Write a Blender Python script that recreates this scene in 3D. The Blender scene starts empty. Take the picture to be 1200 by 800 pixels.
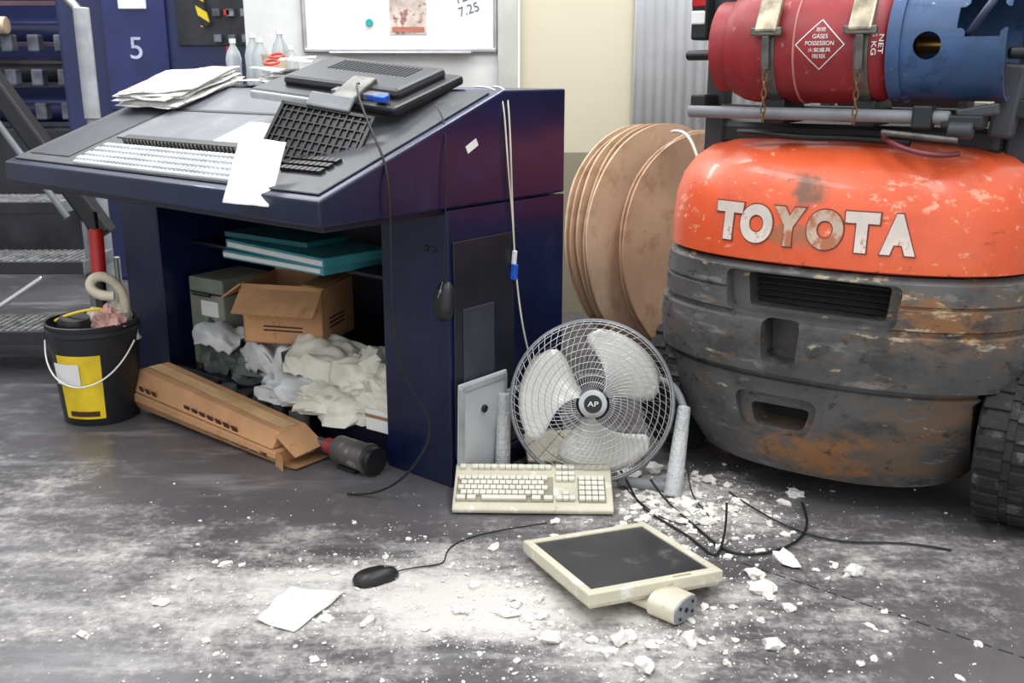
import bpy, bmesh, math, random
from mathutils import Vector, Matrix, Euler, noise
random.seed(7)
sc = bpy.context.scene
COL = sc.collection
try:
    sc.view_settings.view_transform = 'Standard'
    sc.view_settings.look = 'None'
except Exception: pass

def lin(c):
    return tuple(((x/255)/12.92 if x/255 <= .04045 else ((x/255+.055)/1.055)**2.4) for x in c)
def rgba(c): return (*lin(c), 1)

# ------------------------------------------------------------- materials
def nm(name):
    m = bpy.data.materials.new(name); m.use_nodes = True
    nt = m.node_tree; nt.nodes.clear()
    o = nt.nodes.new('ShaderNodeOutputMaterial'); b = nt.nodes.new('ShaderNodeBsdfPrincipled')
    nt.links.new(b.outputs[0], o.inputs[0])
    return m, nt, b
def tc(nt): return nt.nodes.new('ShaderNodeTexCoord').outputs['Object']
def vmul(nt, v, s):
    q = nt.nodes.new('ShaderNodeVectorMath'); q.operation = 'MULTIPLY'; q.inputs[1].default_value = s; nt.links.new(v, q.inputs[0]); return q.outputs[0]
def noi(nt, scale, detail=4, rough=.55, vec=None):
    n = nt.nodes.new('ShaderNodeTexNoise'); n.inputs['Scale'].default_value = scale
    n.inputs['Detail'].default_value = detail; n.inputs['Roughness'].default_value = rough
    nt.links.new(vec if vec is not None else tc(nt), n.inputs['Vector'])
    return n.outputs['Fac']
def mrange(nt, val, lo, hi, a=0, b=1):
    r = nt.nodes.new('ShaderNodeMapRange'); r.clamp = True
    r.interpolation_type = 'SMOOTHSTEP'
    for i, x in ((1, lo), (2, hi), (3, a), (4, b)): r.inputs[i].default_value = x
    nt.links.new(val, r.inputs[0]); return r.outputs[0]
def mixc(nt, fac, a, b):
    n = nt.nodes.new('ShaderNodeMix'); n.data_type = 'RGBA'
    if isinstance(fac, float): n.inputs[0].default_value = fac
    else: nt.links.new(fac, n.inputs[0])
    for i, x in ((6, a), (7, b)):
        if isinstance(x, tuple): n.inputs[i].default_value = x
        else: nt.links.new(x, n.inputs[i])
    return n.outputs[2]
def mth(nt, op, a, b=0.0):
    n = nt.nodes.new('ShaderNodeMath'); n.operation = op
    for i, x in ((0, a), (1, b)):
        if isinstance(x, (int, float)): n.inputs[i].default_value = x
        else: nt.links.new(x, n.inputs[i])
    return n.outputs[0]
def M(name, col, rough=.5, metal=0.0, var=.12, scale=6, bump=0.0, bscale=60, wear=(), coat=0.0, spec=None, trans=0.0, vs=(1, 1, 1), wrough=.7):
    m, nt, b = nm(name)
    lo = tuple(max(0, c*(1-var)) for c in col); hi = tuple(min(255, c*(1+var*.6)) for c in col)
    c = mixc(nt, mrange(nt, noi(nt, scale, 5), .3, .7), rgba(lo), rgba(hi))
    tot = None
    for k, (wc, ws, a, bb) in enumerate(wear):
        v = nt.nodes.new('ShaderNodeVectorMath'); v.operation = 'ADD'; v.inputs[1].default_value = (k*3.7, k*1.9, k*5.3)
        nt.links.new(vmul(nt, tc(nt), vs), v.inputs[0])
        f = mrange(nt, noi(nt, ws, 10, .68, v.outputs[0]), a, bb)
        c = mixc(nt, f, c, rgba(wc)); tot = f if tot is None else mth(nt, 'MAXIMUM', tot, f)
    nt.links.new(c, b.inputs['Base Color'])
    b.inputs['Roughness'].default_value = rough; b.inputs['Metallic'].default_value = metal
    if tot is not None:
        nt.links.new(mth(nt, 'ADD', rough, mth(nt, 'MULTIPLY', tot, max(0, wrough-rough))), b.inputs['Roughness'])
    b.inputs['Coat Weight'].default_value = coat
    if spec is not None: b.inputs['Specular IOR Level'].default_value = spec
    if trans: b.inputs['Transmission Weight'].default_value = trans
    if bump:
        bp = nt.nodes.new('ShaderNodeBump'); bp.inputs['Strength'].default_value = bump
        bp.inputs['Distance'].default_value = .01
        nt.links.new(noi(nt, bscale, 6), bp.inputs['Height']); nt.links.new(bp.outputs[0], b.inputs['Normal'])
    return m

navy = M('navy_paint', (15, 24, 60), .30, var=.2, scale=3, coat=.12, wear=[((26, 34, 66), 6, .55, .7)], wrough=.42)
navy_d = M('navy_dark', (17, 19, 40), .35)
deck_dark = M('deck_charcoal', (58, 59, 64), .45, var=.15, wear=[((90, 90, 93), 9, .55, .75)])
deck_grey = M('deck_grey', (106, 108, 114), .42, var=.1, wear=[((142, 142, 144), 7, .54, .7)])
blackp = M('black_plastic', (24, 24, 26), .4)
blackm = M('black_metal', (38, 39, 42), .45, metal=.3)
panel_dk = M('panel_dark', (32, 34, 42), .38, var=.2)
panel_gy = M('panel_grey', (60, 62, 72), .4)
rubber = M('tyre_rubber', (34, 34, 35), .8, var=.3, bump=.3, wear=[((84, 80, 76), 12, .55, .68)])
cream = M('aged_cream_plastic', (206, 200, 178), .5, var=.06, wear=[((168, 160, 136), 25, .6, .72), ((230, 228, 220), 18, .54, .68)])
keyc = M('keycap', (220, 217, 204), .5, var=.05)
white = M('white_plastic', (232, 232, 230), .4, var=.03)
whitep = M('white_paper', (232, 231, 228), .8, var=.04)
newsp = M('printed_paper', (224, 222, 217), .8, var=.05, wear=[((140, 140, 145), 60, .54, .6)])
card = M('cardboard', (184, 138, 98), .85, var=.12, scale=4, bump=.1, wear=[((156, 112, 76), 12, .55, .7)])
card_in = M('cardboard_inner', (154, 112, 78), .9, var=.12)
cardd = M('cardboard_disc', (216, 184, 154), .88, var=.07, scale=2, bump=.25, bscale=9, wear=[((192, 156, 126), 5, .52, .66), ((226, 200, 172), 3, .55, .7)])
cardd2 = M('cardboard_disc_2', (198, 160, 130), .88, var=.10, scale=2, bump=.3, bscale=7, wear=[((170, 132, 104), 5, .52, .66)])
print_dk = M('printed_ink', (74, 42, 30), .8)
teal = M('teal_board', (70, 150, 158), .5, var=.1)
ragm = M('rag_cloth', (222, 218, 204), .9, var=.08, scale=9, bump=.12, bscale=30)
ragg = M('rag_grey', (206, 207, 208), .6, var=.12, scale=9, bump=.12, bscale=30)
ragd = M('rag_dark', (86, 90, 88), .9, var=.3, scale=12)
steel = M('steel', (190, 190, 192), .3, metal=.9, var=.08)
steel_d = M('steel_worn', (112, 110, 106), .42, metal=.7, var=.25, scale=16)
greyp = M('grey_paint', (124, 126, 130), .5, var=.1)
blade = M('fan_blade', (210, 209, 202), .35, metal=.2, var=.05, wear=[((176, 172, 160), 10, .55, .75)])
def worn(name, col, col2, rough, masks, layers, coat=0.0, bump=.08, bscale=30):
    m, nt, b = nm(name); v = tc(nt)
    c = mixc(nt, mrange(nt, noi(nt, 3.5, 8, .6), .3, .7), rgba(col), rgba(col2))
    ms = []
    for (cx, cz, sx, sz) in masks:
        s = nt.nodes.new('ShaderNodeVectorMath'); s.operation = 'SUBTRACT'; s.inputs[1].default_value = (cx, 0, cz); nt.links.new(v, s.inputs[0])
        l = nt.nodes.new('ShaderNodeVectorMath'); l.operation = 'LENGTH'; nt.links.new(vmul(nt, s.outputs[0], (1/sx, 0, 1/sz)), l.inputs[0])
        ms.append(mth(nt, 'MAXIMUM', mth(nt, 'SUBTRACT', 1.0, l.outputs['Value']), 0.0))
    tot = None
    for k, (wc, sc_, st_, a, bb, mi, mg, amt) in enumerate(layers):
        o = nt.nodes.new('ShaderNodeVectorMath'); o.operation = 'ADD'; o.inputs[1].default_value = (k*3.7, k*1.9, k*5.3)
        nt.links.new(vmul(nt, v, (1, 1, st_)), o.inputs[0])
        val = noi(nt, sc_, 11, .7, o.outputs[0])
        if mi is not None:
            mk = ms[mi[0]]
            for q in mi[1:]: mk = mth(nt, 'MAXIMUM', mk, ms[q])
            val = mth(nt, 'ADD', val, mth(nt, 'MULTIPLY', mk, mg))
        f = mrange(nt, val, a, bb, 0, amt)
        c = mixc(nt, f, c, rgba(wc)); tot = f if tot is None else mth(nt, 'MAXIMUM', tot, f)
    nt.links.new(c, b.inputs['Base Color'])
    nt.links.new(mth(nt, 'ADD', rough, mth(nt, 'MULTIPLY', tot, .35)), b.inputs['Roughness'])
    b.inputs['Coat Weight'].default_value = coat
    bp = nt.nodes.new('ShaderNodeBump'); bp.inputs['Strength'].default_value = bump; bp.inputs['Distance'].default_value = .01
    nt.links.new(noi(nt, bscale, 6), bp.inputs['Height']); nt.links.new(bp.outputs[0], b.inputs['Normal'])
    return m
orange = worn('orange_paint', (220, 88, 50), (230, 100, 58), .33,
    [(-.03, .93, .10, .07), (-.06, .80, .16, .10), (-.42, .84, .10, .14), (.3, .93, .25, .1), (0, .72, .8, .03)],
    [((200, 78, 46), 5, 1, .5, .7, None, 0, .8), ((236, 176, 146), 22, 1.6, .60, .68, (2, 3), .10, .7), ((104, 88, 72), 9, 1, .60, .84, (0,), .44, .9),
     ((150, 104, 72), 13, 1.4, .60, .76, (1,), .28, .8), ((84, 52, 36), 30, 1, .645, .69, (4,), .08, .9), ((120, 62, 42), 7, 3, .62, .72, None, 0, .7)], coat=.2, bump=.03)
cwblack = worn('counterweight_paint', (70, 69, 70), (92, 91, 92), .40,
    [(.34, .60, .34, .12), (.05, .18, .36, .16), (-.45, .5, .2, .3), (.1, .70, .7, .05), (.35, .3, .35, .24)],
    [((50, 48, 47), 3, 1.5, .46, .62, None, 0, .85), ((134, 131, 127), 6, 3.4, .55, .67, None, 0, .65), ((106, 86, 66), 5, 2.2, .56, .74, (0, 1, 4), .24, .85),
     ((104, 78, 56), 8, 1.6, .57, .66, None, 0, .7), ((138, 94, 56), 9, 1.5, .64, .78, (1, 0), .28, .85), ((182, 166, 134), 11, 3.0, .615, .69, (0, 3), .10, .8), ((40, 36, 33), 16, 1.5, .58, .66, (2,), .06, .8)])
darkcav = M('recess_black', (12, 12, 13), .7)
tankred = M('tank_red', (148, 38, 42), .48, var=.12, wear=[((120, 30, 34), 6, .52, .7), ((190, 104, 98), 22, .61, .69)])
tankblue = M('tank_blue', (54, 84, 124), .48, var=.15, wear=[((36, 54, 84), 8, .52, .68), ((160, 170, 180), 20, .62, .69)])
red = M('red_plastic', (190, 36, 34), .4)
yellow = M('yellow_label', (238, 205, 40), .5)
bluep = M('blue_plug', (40, 90, 200), .4)
cablew = M('white_cable', (215, 212, 200), .5)
cableb = M('black_cable', (20, 20, 22), .5)
brass = M('brass', (190, 150, 80), .35, metal=.9)
screenm = M('screen_dark', (48, 48, 50), .32, var=.08, wear=[((104, 101, 98), 12, .54, .78)])
plaster = M('plaster_chunk', (228, 224, 217), .9, var=.08, scale=20, bump=.3)
letter = M('letter_silver', (218, 206, 196), .45, metal=.1, var=.08, wear=[((176, 130, 102), 20, .57, .66)])
letter_w = M('letter_worn', (206, 184, 164), .5, metal=.1, var=.1, wear=[((176, 110, 78), 12, .44, .58)])
lampred = M('lamp_red', (170, 20, 24), .2)
clearp = M('clear_plastic', (225, 230, 232), .12, var=.02, trans=.6)
bubble = M('bubble_wrap', (200, 202, 202), .3, var=.12, bump=.8, bscale=90)

# ------------------------------------------------------------- geometry helpers
def empty(name, loc=(0, 0, 0), rot=(0, 0, 0)):
    e = bpy.data.objects.new(name, None); COL.objects.link(e)
    e.empty_display_size = .1; e.location = loc; e.rotation_euler = rot
    return e
def fin(name, me, mat, parent, loc=(0, 0, 0), rot=(0, 0, 0), smooth=None, bev=0, seg=2):
    o = bpy.data.objects.new(name, me); COL.objects.link(o)
    for m in (mat if isinstance(mat, (list, tuple)) else [mat]): me.materials.append(m)
    o.location = loc; o.rotation_euler = rot
    if parent: o.parent = parent
    if smooth is not None:
        me.polygons.foreach_set('use_smooth', [True]*len(me.polygons))
        me.set_sharp_from_angle(angle=math.radians(smooth))
    if bev:
        b = o.modifiers.new('b', 'BEVEL'); b.width = bev; b.segments = seg; b.limit_method = 'ANGLE'
        b.angle_limit = math.radians(40)
    return o
def tomesh(bm, name):
    bmesh.ops.recalc_face_normals(bm, faces=bm.faces)
    me = bpy.data.meshes.new(name); bm.to_mesh(me); bm.free(); return me
def addbox(bm, c, s, rot=None):
    r = bmesh.ops.create_cube(bm, size=1)
    mt = Matrix.Translation(c) @ (Euler(rot).to_matrix().to_4x4() if rot else Matrix()) @ Matrix.Diagonal((*s, 1))
    bmesh.ops.transform(bm, matrix=mt, verts=r['verts'])
def box(name, s, loc, mat, parent=None, rot=(0, 0, 0), bev=.003):
    bm = bmesh.new(); addbox(bm, (0, 0, 0), s)
    return fin(name, tomesh(bm, name), mat, parent, loc, rot, bev=bev)
def boxes(name, lst, mat, parent=None, loc=(0, 0, 0), rot=(0, 0, 0), bev=0):
    bm = bmesh.new()
    for t in lst: addbox(bm, *t)
    return fin(name, tomesh(bm, name), mat, parent, loc, rot, bev=bev)
def b2(name, a, b, mat, parent=None, bev=.003):
    s = tuple(abs(b[i]-a[i]) for i in range(3)); c = tuple((a[i]+b[i])/2 for i in range(3))
    return box(name, s, c, mat, parent, bev=bev)
def lathe(name, prof, mat, parent=None, loc=(0, 0, 0), rot=(0, 0, 0), seg=40, smooth=35):
    bm = bmesh.new(); rings = []
    for r, z in prof:
        rings.append([bm.verts.new((r*math.cos(2*math.pi*i/seg), r*math.sin(2*math.pi*i/seg), z)) for i in range(seg)])
    for a, b in zip(rings, rings[1:]):
        for i in range(seg): bm.faces.new((a[i], a[(i+1) % seg], b[(i+1) % seg], b[i]))
    if prof[0] != prof[-1]:
        for rg in (rings[0], rings[-1]): bm.faces.new(rg)
    bmesh.ops.remove_doubles(bm, verts=bm.verts, dist=1e-6)
    return fin(name, tomesh(bm, name), mat, parent, loc, rot, smooth=smooth)
def cyl(name, p1, p2, r, mat, parent=None, r2=None, seg=28):
    p1 = Vector(p1); p2 = Vector(p2); d = p2-p1; L = d.length; r2 = r if r2 is None else r2
    e = min(.004, r*.2, L*.2)
    o = lathe(name, [(r-e, 0), (r, e), (r2, L-e), (r2-e, L)], mat, parent, seg=seg)
    o.location = p1; o.rotation_euler = d.to_track_quat('Z', 'Y').to_euler()
    return o
def tube(name, pts, r, mat, parent=None, cyclic=False, kind='NURBS', res=8):
    cu = bpy.data.curves.new(name, 'CURVE'); cu.dimensions = '3D'; cu.bevel_depth = r; cu.bevel_resolution = 3
    cu.resolution_u = res; cu.use_fill_caps = True
    lst = pts if isinstance(pts[0][0], (list, tuple, Vector)) else [pts]
    for p in lst:
        s = cu.splines.new(kind); s.points.add(len(p)-1)
        for i, q in enumerate(p): s.points[i].co = (*q, 1)
        if kind == 'NURBS': s.order_u = min(4, len(p)); s.use_endpoint_u = not cyclic
        s.use_cyclic_u = cyclic
    cu.materials.append(mat)
    o = bpy.data.objects.new(name, cu); COL.objects.link(o)
    if parent: o.parent = parent
    return o
def extr(name, poly, x0, x1, mat, parent=None, bev=.004):   # poly in (y,z), extruded along x
    bm = bmesh.new()
    a = [bm.verts.new((x0, y, z)) for y, z in poly]; b = [bm.verts.new((x1, y, z)) for y, z in poly]
    bm.faces.new(a); bm.faces.new(b[::-1])
    n = len(poly)
    for i in range(n): bm.faces.new((a[i], b[i], b[(i+1) % n], a[(i+1) % n]))
    return fin(name, tomesh(bm, name), mat, parent, bev=bev)
def text(name, s, size, mat, parent, loc, rot, ext=.002, off=0, w=None, h=None, align='CENTER'):
    cu = bpy.data.curves.new(name, 'FONT'); cu.body = s; cu.size = size; cu.extrude = ext; cu.offset = off
    cu.align_x = align; cu.align_y = 'CENTER'; cu.materials.append(mat)
    o = bpy.data.objects.new(name, cu); COL.objects.link(o)
    if parent: o.parent = parent
    o.location = loc; o.rotation_euler = rot
    if w:
        bpy.context.view_layer.update()
        d = o.dimensions
        o.scale = (w/max(d.x, 1e-4), (h/max(d.y, 1e-4)) if h else w/max(d.x, 1e-4), 1)
    return o
def crumple(name, size, loc, mat, parent=None, seed=0, amp=.35, rot=0, sub=4, fr=1.5):
    rnd = random.Random(seed)
    cells = [Vector((rnd.gauss(0, 1), rnd.gauss(0, 1), rnd.gauss(0, 1))).normalized() for _ in range(46)]
    hs = [rnd.uniform(.75, 1.12) for _ in cells]
    bm = bmesh.new(); bmesh.ops.create_icosphere(bm, subdivisions=sub, radius=1)
    for v in bm.verts:
        d = v.co.normalized()
        ds = sorted((((d-c).length, h) for c, h in zip(cells, hs)), key=lambda q: q[0])
        k = ds[0][1]*(1-.4*(1-min(1, ds[0][0]/ds[1][0])))+.25*ds[1][0]
        k *= 1+amp*.6*noise.noise(d*fr+Vector((seed, seed, 0)))
        v.co = d*k
        v.co.z = max(v.co.z, -.45)+.45
        v.co = Vector((v.co.x*size[0]/2*1.15, v.co.y*size[1]/2*1.15, v.co.z*size[2]/1.35))
    return fin(name, tomesh(bm, name), mat, parent, loc, (0, 0, rot), smooth=22)
def sheet(name, w, h, loc, rot, mat, parent=None, seed=0, amp=.012, droop=None, n=18, fr=9):
    bm = bmesh.new(); g = []
    for j in range(n+1):
        row = []
        for i in range(n+1):
            x = (i/n-.5)*w; y = (j/n-.5)*h
            z = amp*noise.noise(Vector((x*fr+seed, y*fr, seed*2.))) + amp*.6*abs(noise.noise(Vector((x*fr*2.4, y*fr*2.4+seed, 0))))
            if droop: y, z = droop(y, z)
            row.append(bm.verts.new((x, y, z)))
        g.append(row)
    for j in range(n):
        for i in range(n): bm.faces.new((g[j][i], g[j][i+1], g[j+1][i+1], g[j+1][i]))
    o = fin(name, tomesh(bm, name), mat, parent, loc, rot, smooth=60)
    s = o.modifiers.new('s', 'SOLIDIFY'); s.thickness = .0012
    return o
def boolcut(o, cutters):
    for c in cutters:
        m = o.modifiers.new('c', 'BOOLEAN'); m.operation = 'DIFFERENCE'; m.object = c; m.solver = 'EXACT'
    bpy.context.view_layer.update()
    dg = bpy.context.evaluated_depsgraph_get()
    me = bpy.data.meshes.new_from_object(o.evaluated_get(dg))
    o.modifiers.clear(); o.data = me
    for c in cutters: bpy.data.objects.remove(c, do_unlink=True)
    me.polygons.foreach_set('use_smooth', [True]*len(me.polygons)); me.set_sharp_from_angle(angle=math.radians(32))

# ------------------------------------------------------------- room
def floor_mat():
    m, nt, b = nm('dusty_epoxy_floor'); v = tc(nt)
    n1 = noi(nt, 1.3, 8, .6, v); n2 = noi(nt, 3.0, 12, .72, v); n3 = noi(nt, 42, 8, .75, v); n4 = noi(nt, 7, 10, .7, v)
    base = mixc(nt, mrange(nt, n1, .3, .7), rgba((76, 73, 75)), rgba((99, 96, 98)))
    base = mixc(nt, mrange(nt, n4, .54, .70, 0, .28), base, rgba((142, 139, 139)))
    sw = noi(nt, 2.0, 8, .65, vmul(nt, v, (.7, 3.2, 1)))
    base = mixc(nt, mrange(nt, sw, .54, .68, 0, .45), base, rgba((162, 160, 161)))
    fall = None
    for (cx, cy, sx, sy, w) in [(-.40, 2.2, 1.45, .52, .95), (.25, 2.1, .9, .46, .95), (.50, 2.68, .48, .50, 1.05),
                                (-.12, 2.15, .66, .32, 1.45), (-.45, 2.30, .55, .18, 1.3), (-2.0, 2.9, 1.0, .45, .75), (1.0, 2.35, .8, .5, .5), (-1.3, 2.5, .9, .4, .65)]:
        s = nt.nodes.new('ShaderNodeVectorMath'); s.operation = 'SUBTRACT'; s.inputs[1].default_value = (cx, cy, 0); nt.links.new(v, s.inputs[0])
        l = nt.nodes.new('ShaderNodeVectorMath'); l.operation = 'LENGTH'; nt.links.new(vmul(nt, s.outputs[0], (1/sx, 1/sy, 0)), l.inputs[0])
        f = mth(nt, 'MULTIPLY', mth(nt, 'MAXIMUM', mth(nt, 'SUBTRACT', 1.0, l.outputs['Value']), 0.0), w)
        fall = f if fall is None else mth(nt, 'MAXIMUM', fall, f)
    drag = noi(nt, 5, 8, .65, vmul(nt, v, (.8, 2.4, 1)))
    val = mth(nt, 'ADD', mth(nt, 'ADD', mth(nt, 'MULTIPLY', fall, .92), mth(nt, 'MULTIPLY', mth(nt, 'SUBTRACT', drag, .5), 1.3)),
              mth(nt, 'ADD', mth(nt, 'MULTIPLY', mth(nt, 'SUBTRACT', n2, .5), 2.0), mth(nt, 'MULTIPLY', mth(nt, 'SUBTRACT', n3, .5), 1.4)))
    has = mrange(nt, fall, .0, .2)
    dust = mth(nt, 'MULTIPLY', mrange(nt, val, .16, 1.12, 0, .88), has)
    c = mixc(nt, dust, base, rgba((212, 206, 201)))
    nt.links.new(c, b.inputs['Base Color'])
    nt.links.new(mth(nt, 'ADD', mth(nt, 'ADD', .28, mth(nt, 'MULTIPLY', dust, .6)), mrange(nt, n4, .4, .7, 0, .22)), b.inputs['Roughness'])
    bp = nt.nodes.new('ShaderNodeBump'); bp.inputs['Strength'].default_value = .35; bp.inputs['Distance'].default_value = .004
    nt.links.new(mth(nt, 'MULTIPLY', dust, n3), bp.inputs['Height']); nt.links.new(bp.outputs[0], b.inputs['Normal'])
    return m
bm = bmesh.new(); addbox(bm, (-1, 3.25, -.025), (12, 11.5, .05))
fin('floor', tomesh(bm, 'floor'), floor_mat(), None)
def wallmat():
    m, nt, b = nm('two_tone_wall'); v = tc(nt)
    sp = nt.nodes.new('ShaderNodeSeparateXYZ'); nt.links.new(v, sp.inputs[0])
    up = mixc(nt, noi(nt, 1.5), rgba((220, 212, 188)), rgba((208, 199, 174)))
    dn = mixc(nt, noi(nt, 2.5, 6), rgba((156, 150, 128)), rgba((138, 133, 114)))
    c = mixc(nt, mrange(nt, sp.outputs[2], .838, .842), dn, up)
    nt.links.new(c, b.inputs['Base Color']); b.inputs['Roughness'].default_value = .6
    return m
WY = 5.15
bm = bmesh.new(); addbox(bm, (2.52, WY+.06, 1.6), (4.96, .12, 3.2))
fin('wall_back', tomesh(bm, 'w'), wallmat(), None)
farw = M('far_wall', (196, 198, 196), .7, var=.05, scale=1)
b2('wall_far', (-7, 9, 0), (.04, 9.1, 3.6), farw, bev=0)
b2('wall_left', (-7.1, -2.5, 0), (-7, 9, 3.6), farw, bev=0)
b2('wall_right', (5, -2.5, 0), (5.1, WY, 3.6), farw, bev=0)
b2('trim_1', (-.07, WY-.06, 0), (.03, WY+.08, 3.2), M('door_frame', (198, 198, 190), .5, var=.05), bev=.006)
bm = bmesh.new(); a = []; n = 160
for i in range(n+1):
    x = .6+i/n*1.6; y = WY-.03+.006*math.sin(i/n*2*math.pi*32)
    a.append((bm.verts.new((x, y, 0.0)), bm.verts.new((x, y, 3.1))))
for p, q in zip(a, a[1:]): bm.faces.new((p[0], q[0], q[1], p[1]))
o = fin('corrugated_panel', tomesh(bm, 'c'), M('corrugated_grey', (190, 191, 194), .5, var=.04), None, smooth=60)
o.modifiers.new('s', 'SOLIDIFY').thickness = .003
b2('wall_partition', (-1.32, WY-.0, 0), (-.07, WY+.06, 2.6), M('partition_white', (226, 227, 224), .5, var=.03), bev=.004)
wb = empty('whiteboard', (0, WY-.012, 0))
b2('board', (-1.02, -.004, 1.35), (-.085, .004, 2.3), M('whiteboard_enamel', (240, 243, 243), .18, var=.02), wb)
for i, (p, q) in enumerate([((-1.03, -.014, 1.325), (-.075, .004, 1.352)), ((-1.035, -.012, 1.335), (-1.012, .004, 2.3)), ((-.093, -.012, 1.335), (-.07, .004, 2.3))]):
    b2('frame_%d' % i, p, q, steel, wb, bev=.008)
b2('pen_tray', (-.9, -.05, 1.322), (-.2, -.005, 1.332), steel, wb)
b2('photo_print', (-.6, -.008, 1.415), (-.42, -.005, 1.66), M('photo_print', (214, 196, 184), .4, var=.2, scale=10, wear=[((150, 110, 100), 14, .52, .6)]), wb, bev=0)
b2('photo_caption', (-.59, -.0095, 1.425), (-.43, -.0085, 1.45), M('caption', (190, 120, 100), .5), wb, bev=0)
cyl('magnet', (-.7, -.018, 1.47), (-.7, -.004, 1.47), .018, M('turq', (40, 170, 170), .3), wb)
text('handwriting', "12.5\n7.25", .06, M('marker_ink', (90, 90, 100), .5), wb, (-.22, -.006, 1.56), (math.pi/2, -.3, 0), ext=.0003, w=.10)
jm = M('joint_dark', (52, 50, 50), .9)
segs = []
for i in range(26):   # broken, dashed floor joint
    t0 = i/26; p = Vector((.604, 2.365, .0003)).lerp(Vector((1.5, 1.62, .0003)), t0); q = Vector((.604, 2.365, .0003)).lerp(Vector((1.5, 1.62, .0003)), t0+.026)
    segs.append([tuple(p), tuple(q)])
tube('trim_2', segs, .0022, jm, kind='POLY')

# ------------------------------------------------------------- console
CA = math.radians(-40)
def CW(L, s, z=0):
    return (-.185-.766*L+.643*s, 2.85+.643*L+.766*s, z)
def slope(s): return .93+.3636*(s+.465)
con = empty('press_control_console', (-.185, 2.85, 0), (0, 0, CA))
CL = 1.75
extr('desk_body', [(-.465, .862), (-.465, .93), (.25, 1.19), (.554, 1.19), (.554, .862)], -CL, 0, navy, con, bev=.006)
b2('pedestal_right', (-.285, .0, 0), (0, .554, .858), navy, con, bev=.004)
b2('pedestal_left', (-1.83, .0, 0), (-1.56, .554, .858), navy, con, bev=.004)
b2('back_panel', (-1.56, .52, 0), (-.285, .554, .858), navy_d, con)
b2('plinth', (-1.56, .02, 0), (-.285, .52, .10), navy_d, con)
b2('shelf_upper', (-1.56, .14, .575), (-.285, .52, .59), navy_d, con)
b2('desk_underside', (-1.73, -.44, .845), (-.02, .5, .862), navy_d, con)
b2('side_door_panel', (.0, .015, .09), (.008, .29, .765), panel_dk, con)
b2('side_door_plate', (.007, .05, .1), (.012, .19, .56), panel_gy, con)
b2('side_foot', (-.01, .01, .0), (.012, .55, .07), navy_d, con)
cyl('lock_1', (-.09, -.004, .74), (-.09, .002, .74), .01, blackp, con)
cyl('lock_2', (-.06, -.004, .74), (-.06, .002, .74), .01, blackp, con)
ang = math.atan(.3636)
def deck(name, L0, L1, s0, s1, h, mat, off=0.0, bev=.003):
    sm = (s0+s1)/2
    return box(name, (abs(L1-L0), (s1-s0)/math.cos(ang), h), (-(L0+L1)/2, sm, slope(sm)+off+h/2), mat, con, (ang, 0, 0), bev)
deck('deck_surface', .03, 1.72, -.44, .22, .006, deck_dark)
deck('deck_grey_panel', .62, 1.36, -.24, .2, .008, deck_grey, .004)
deck('deck_left_panel', 1.40, 1.68, -.4, .2, .006, M('deck_l', (50, 51, 58), .35), .004)
deck('deck_slot', .62, 1.36, -.02, -.005, .003, blackp, .012)
deck('light_strip', .40, 1.30, -.435, -.30, .012, white, .004)
deck('ridge', .36, 1.24, -.285, -.255, .028, blackp, .004)
bl = []
for i in range(40):
    for j in range(4):
        L = .42+i*.0221; s = -.42+j*.033
        bl.append(((-L, s, slope(s)+.021), (.014, .018, .008), (ang, 0, 0)))
boxes('ink_key_buttons', bl, M('button_grey', (196, 198, 202), .4), con)
boxes('ink_key_gaps', [((-.85, -.4035+j*.033, slope(-.4035+j*.033)+.0165), (.88, .005, .002), (ang, 0, 0)) for j in range(3)], panel_dk, con)
boxes('ridge_teeth', [((-(.38+i*.021), -.287, slope(-.287)+.02), (.008, .004, .018), (ang, 0, 0)) for i in range(40)], steel_d, con)
deck('paper_slip', .56, .80, -.24, -.08, .002, whitep, .013)
bl = []
for i in range(8):
    for j in range(3):
        bl.append(((-.14-i*.022, -.34+j*.03, slope(-.34+j*.03)+.012), (.017, .02, .01), (ang, 0, 0)))
boxes('keypad', bl, blackp, con)
box('side_label', (.002, .05, .022), (.002, .105, 1.035), white, con, (.45, 0, 0), bev=0)

def cardbox(name, W, D, H, loc, rz, flaps=True):
    e = empty(name, loc, (0, 0, rz)); t = .005
    b2('base', (-W/2, -D/2, 0), (W/2, D/2, t), card, e, 0)
    b2('side_front', (-W/2, -D/2, 0), (W/2, -D/2+t, H), card, e, 0)
    b2('side_back', (-W/2, D/2-t, 0), (W/2, D/2, H), card, e, 0)
    b2('side_l', (-W/2, -D/2, 0), (-W/2+t, D/2, H), card, e, 0)
    b2('side_r', (W/2-t, -D/2, 0), (W/2, D/2, H), card, e, 0)
    f = D/2
    if flaps:
        box('flap_front', (W, f*.8, t), (0, -D/2-f*.30, H-.055), card, e, (math.radians(42), 0, 0), 0)
        box('flap_back', (W, f*.6, t), (0, D/2+f*.1, H+.035), card, e, (math.radians(65), 0, 0), 0)
        box('flap_left', (f*.7, D, t), (-W/2-f*.3, 0, H-.03), card, e, (0, math.radians(-35), 0), 0)
        box('flap_right', (f*.6, D, t), (W/2-f*.25, 0, H+.0), card_in, e, (0, math.radians(8), 0), 0)
    return e
cb = cardbox('open_cardboard_box', .31, .27, .215, CW(.90, .15, .305), math.radians(-14))
boxes('print_lines', [((.156, -.02, .06+i*.016), (.001, .13, .007)) for i in range(3)] + [((.0, -.1355, .05+i*.014), (.15, .001, .006)) for i in range(2)], print_dk, cb)
tb = empty('teal_binder_stack', CW(.84, .16, .592), (0, 0, CA))
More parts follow.
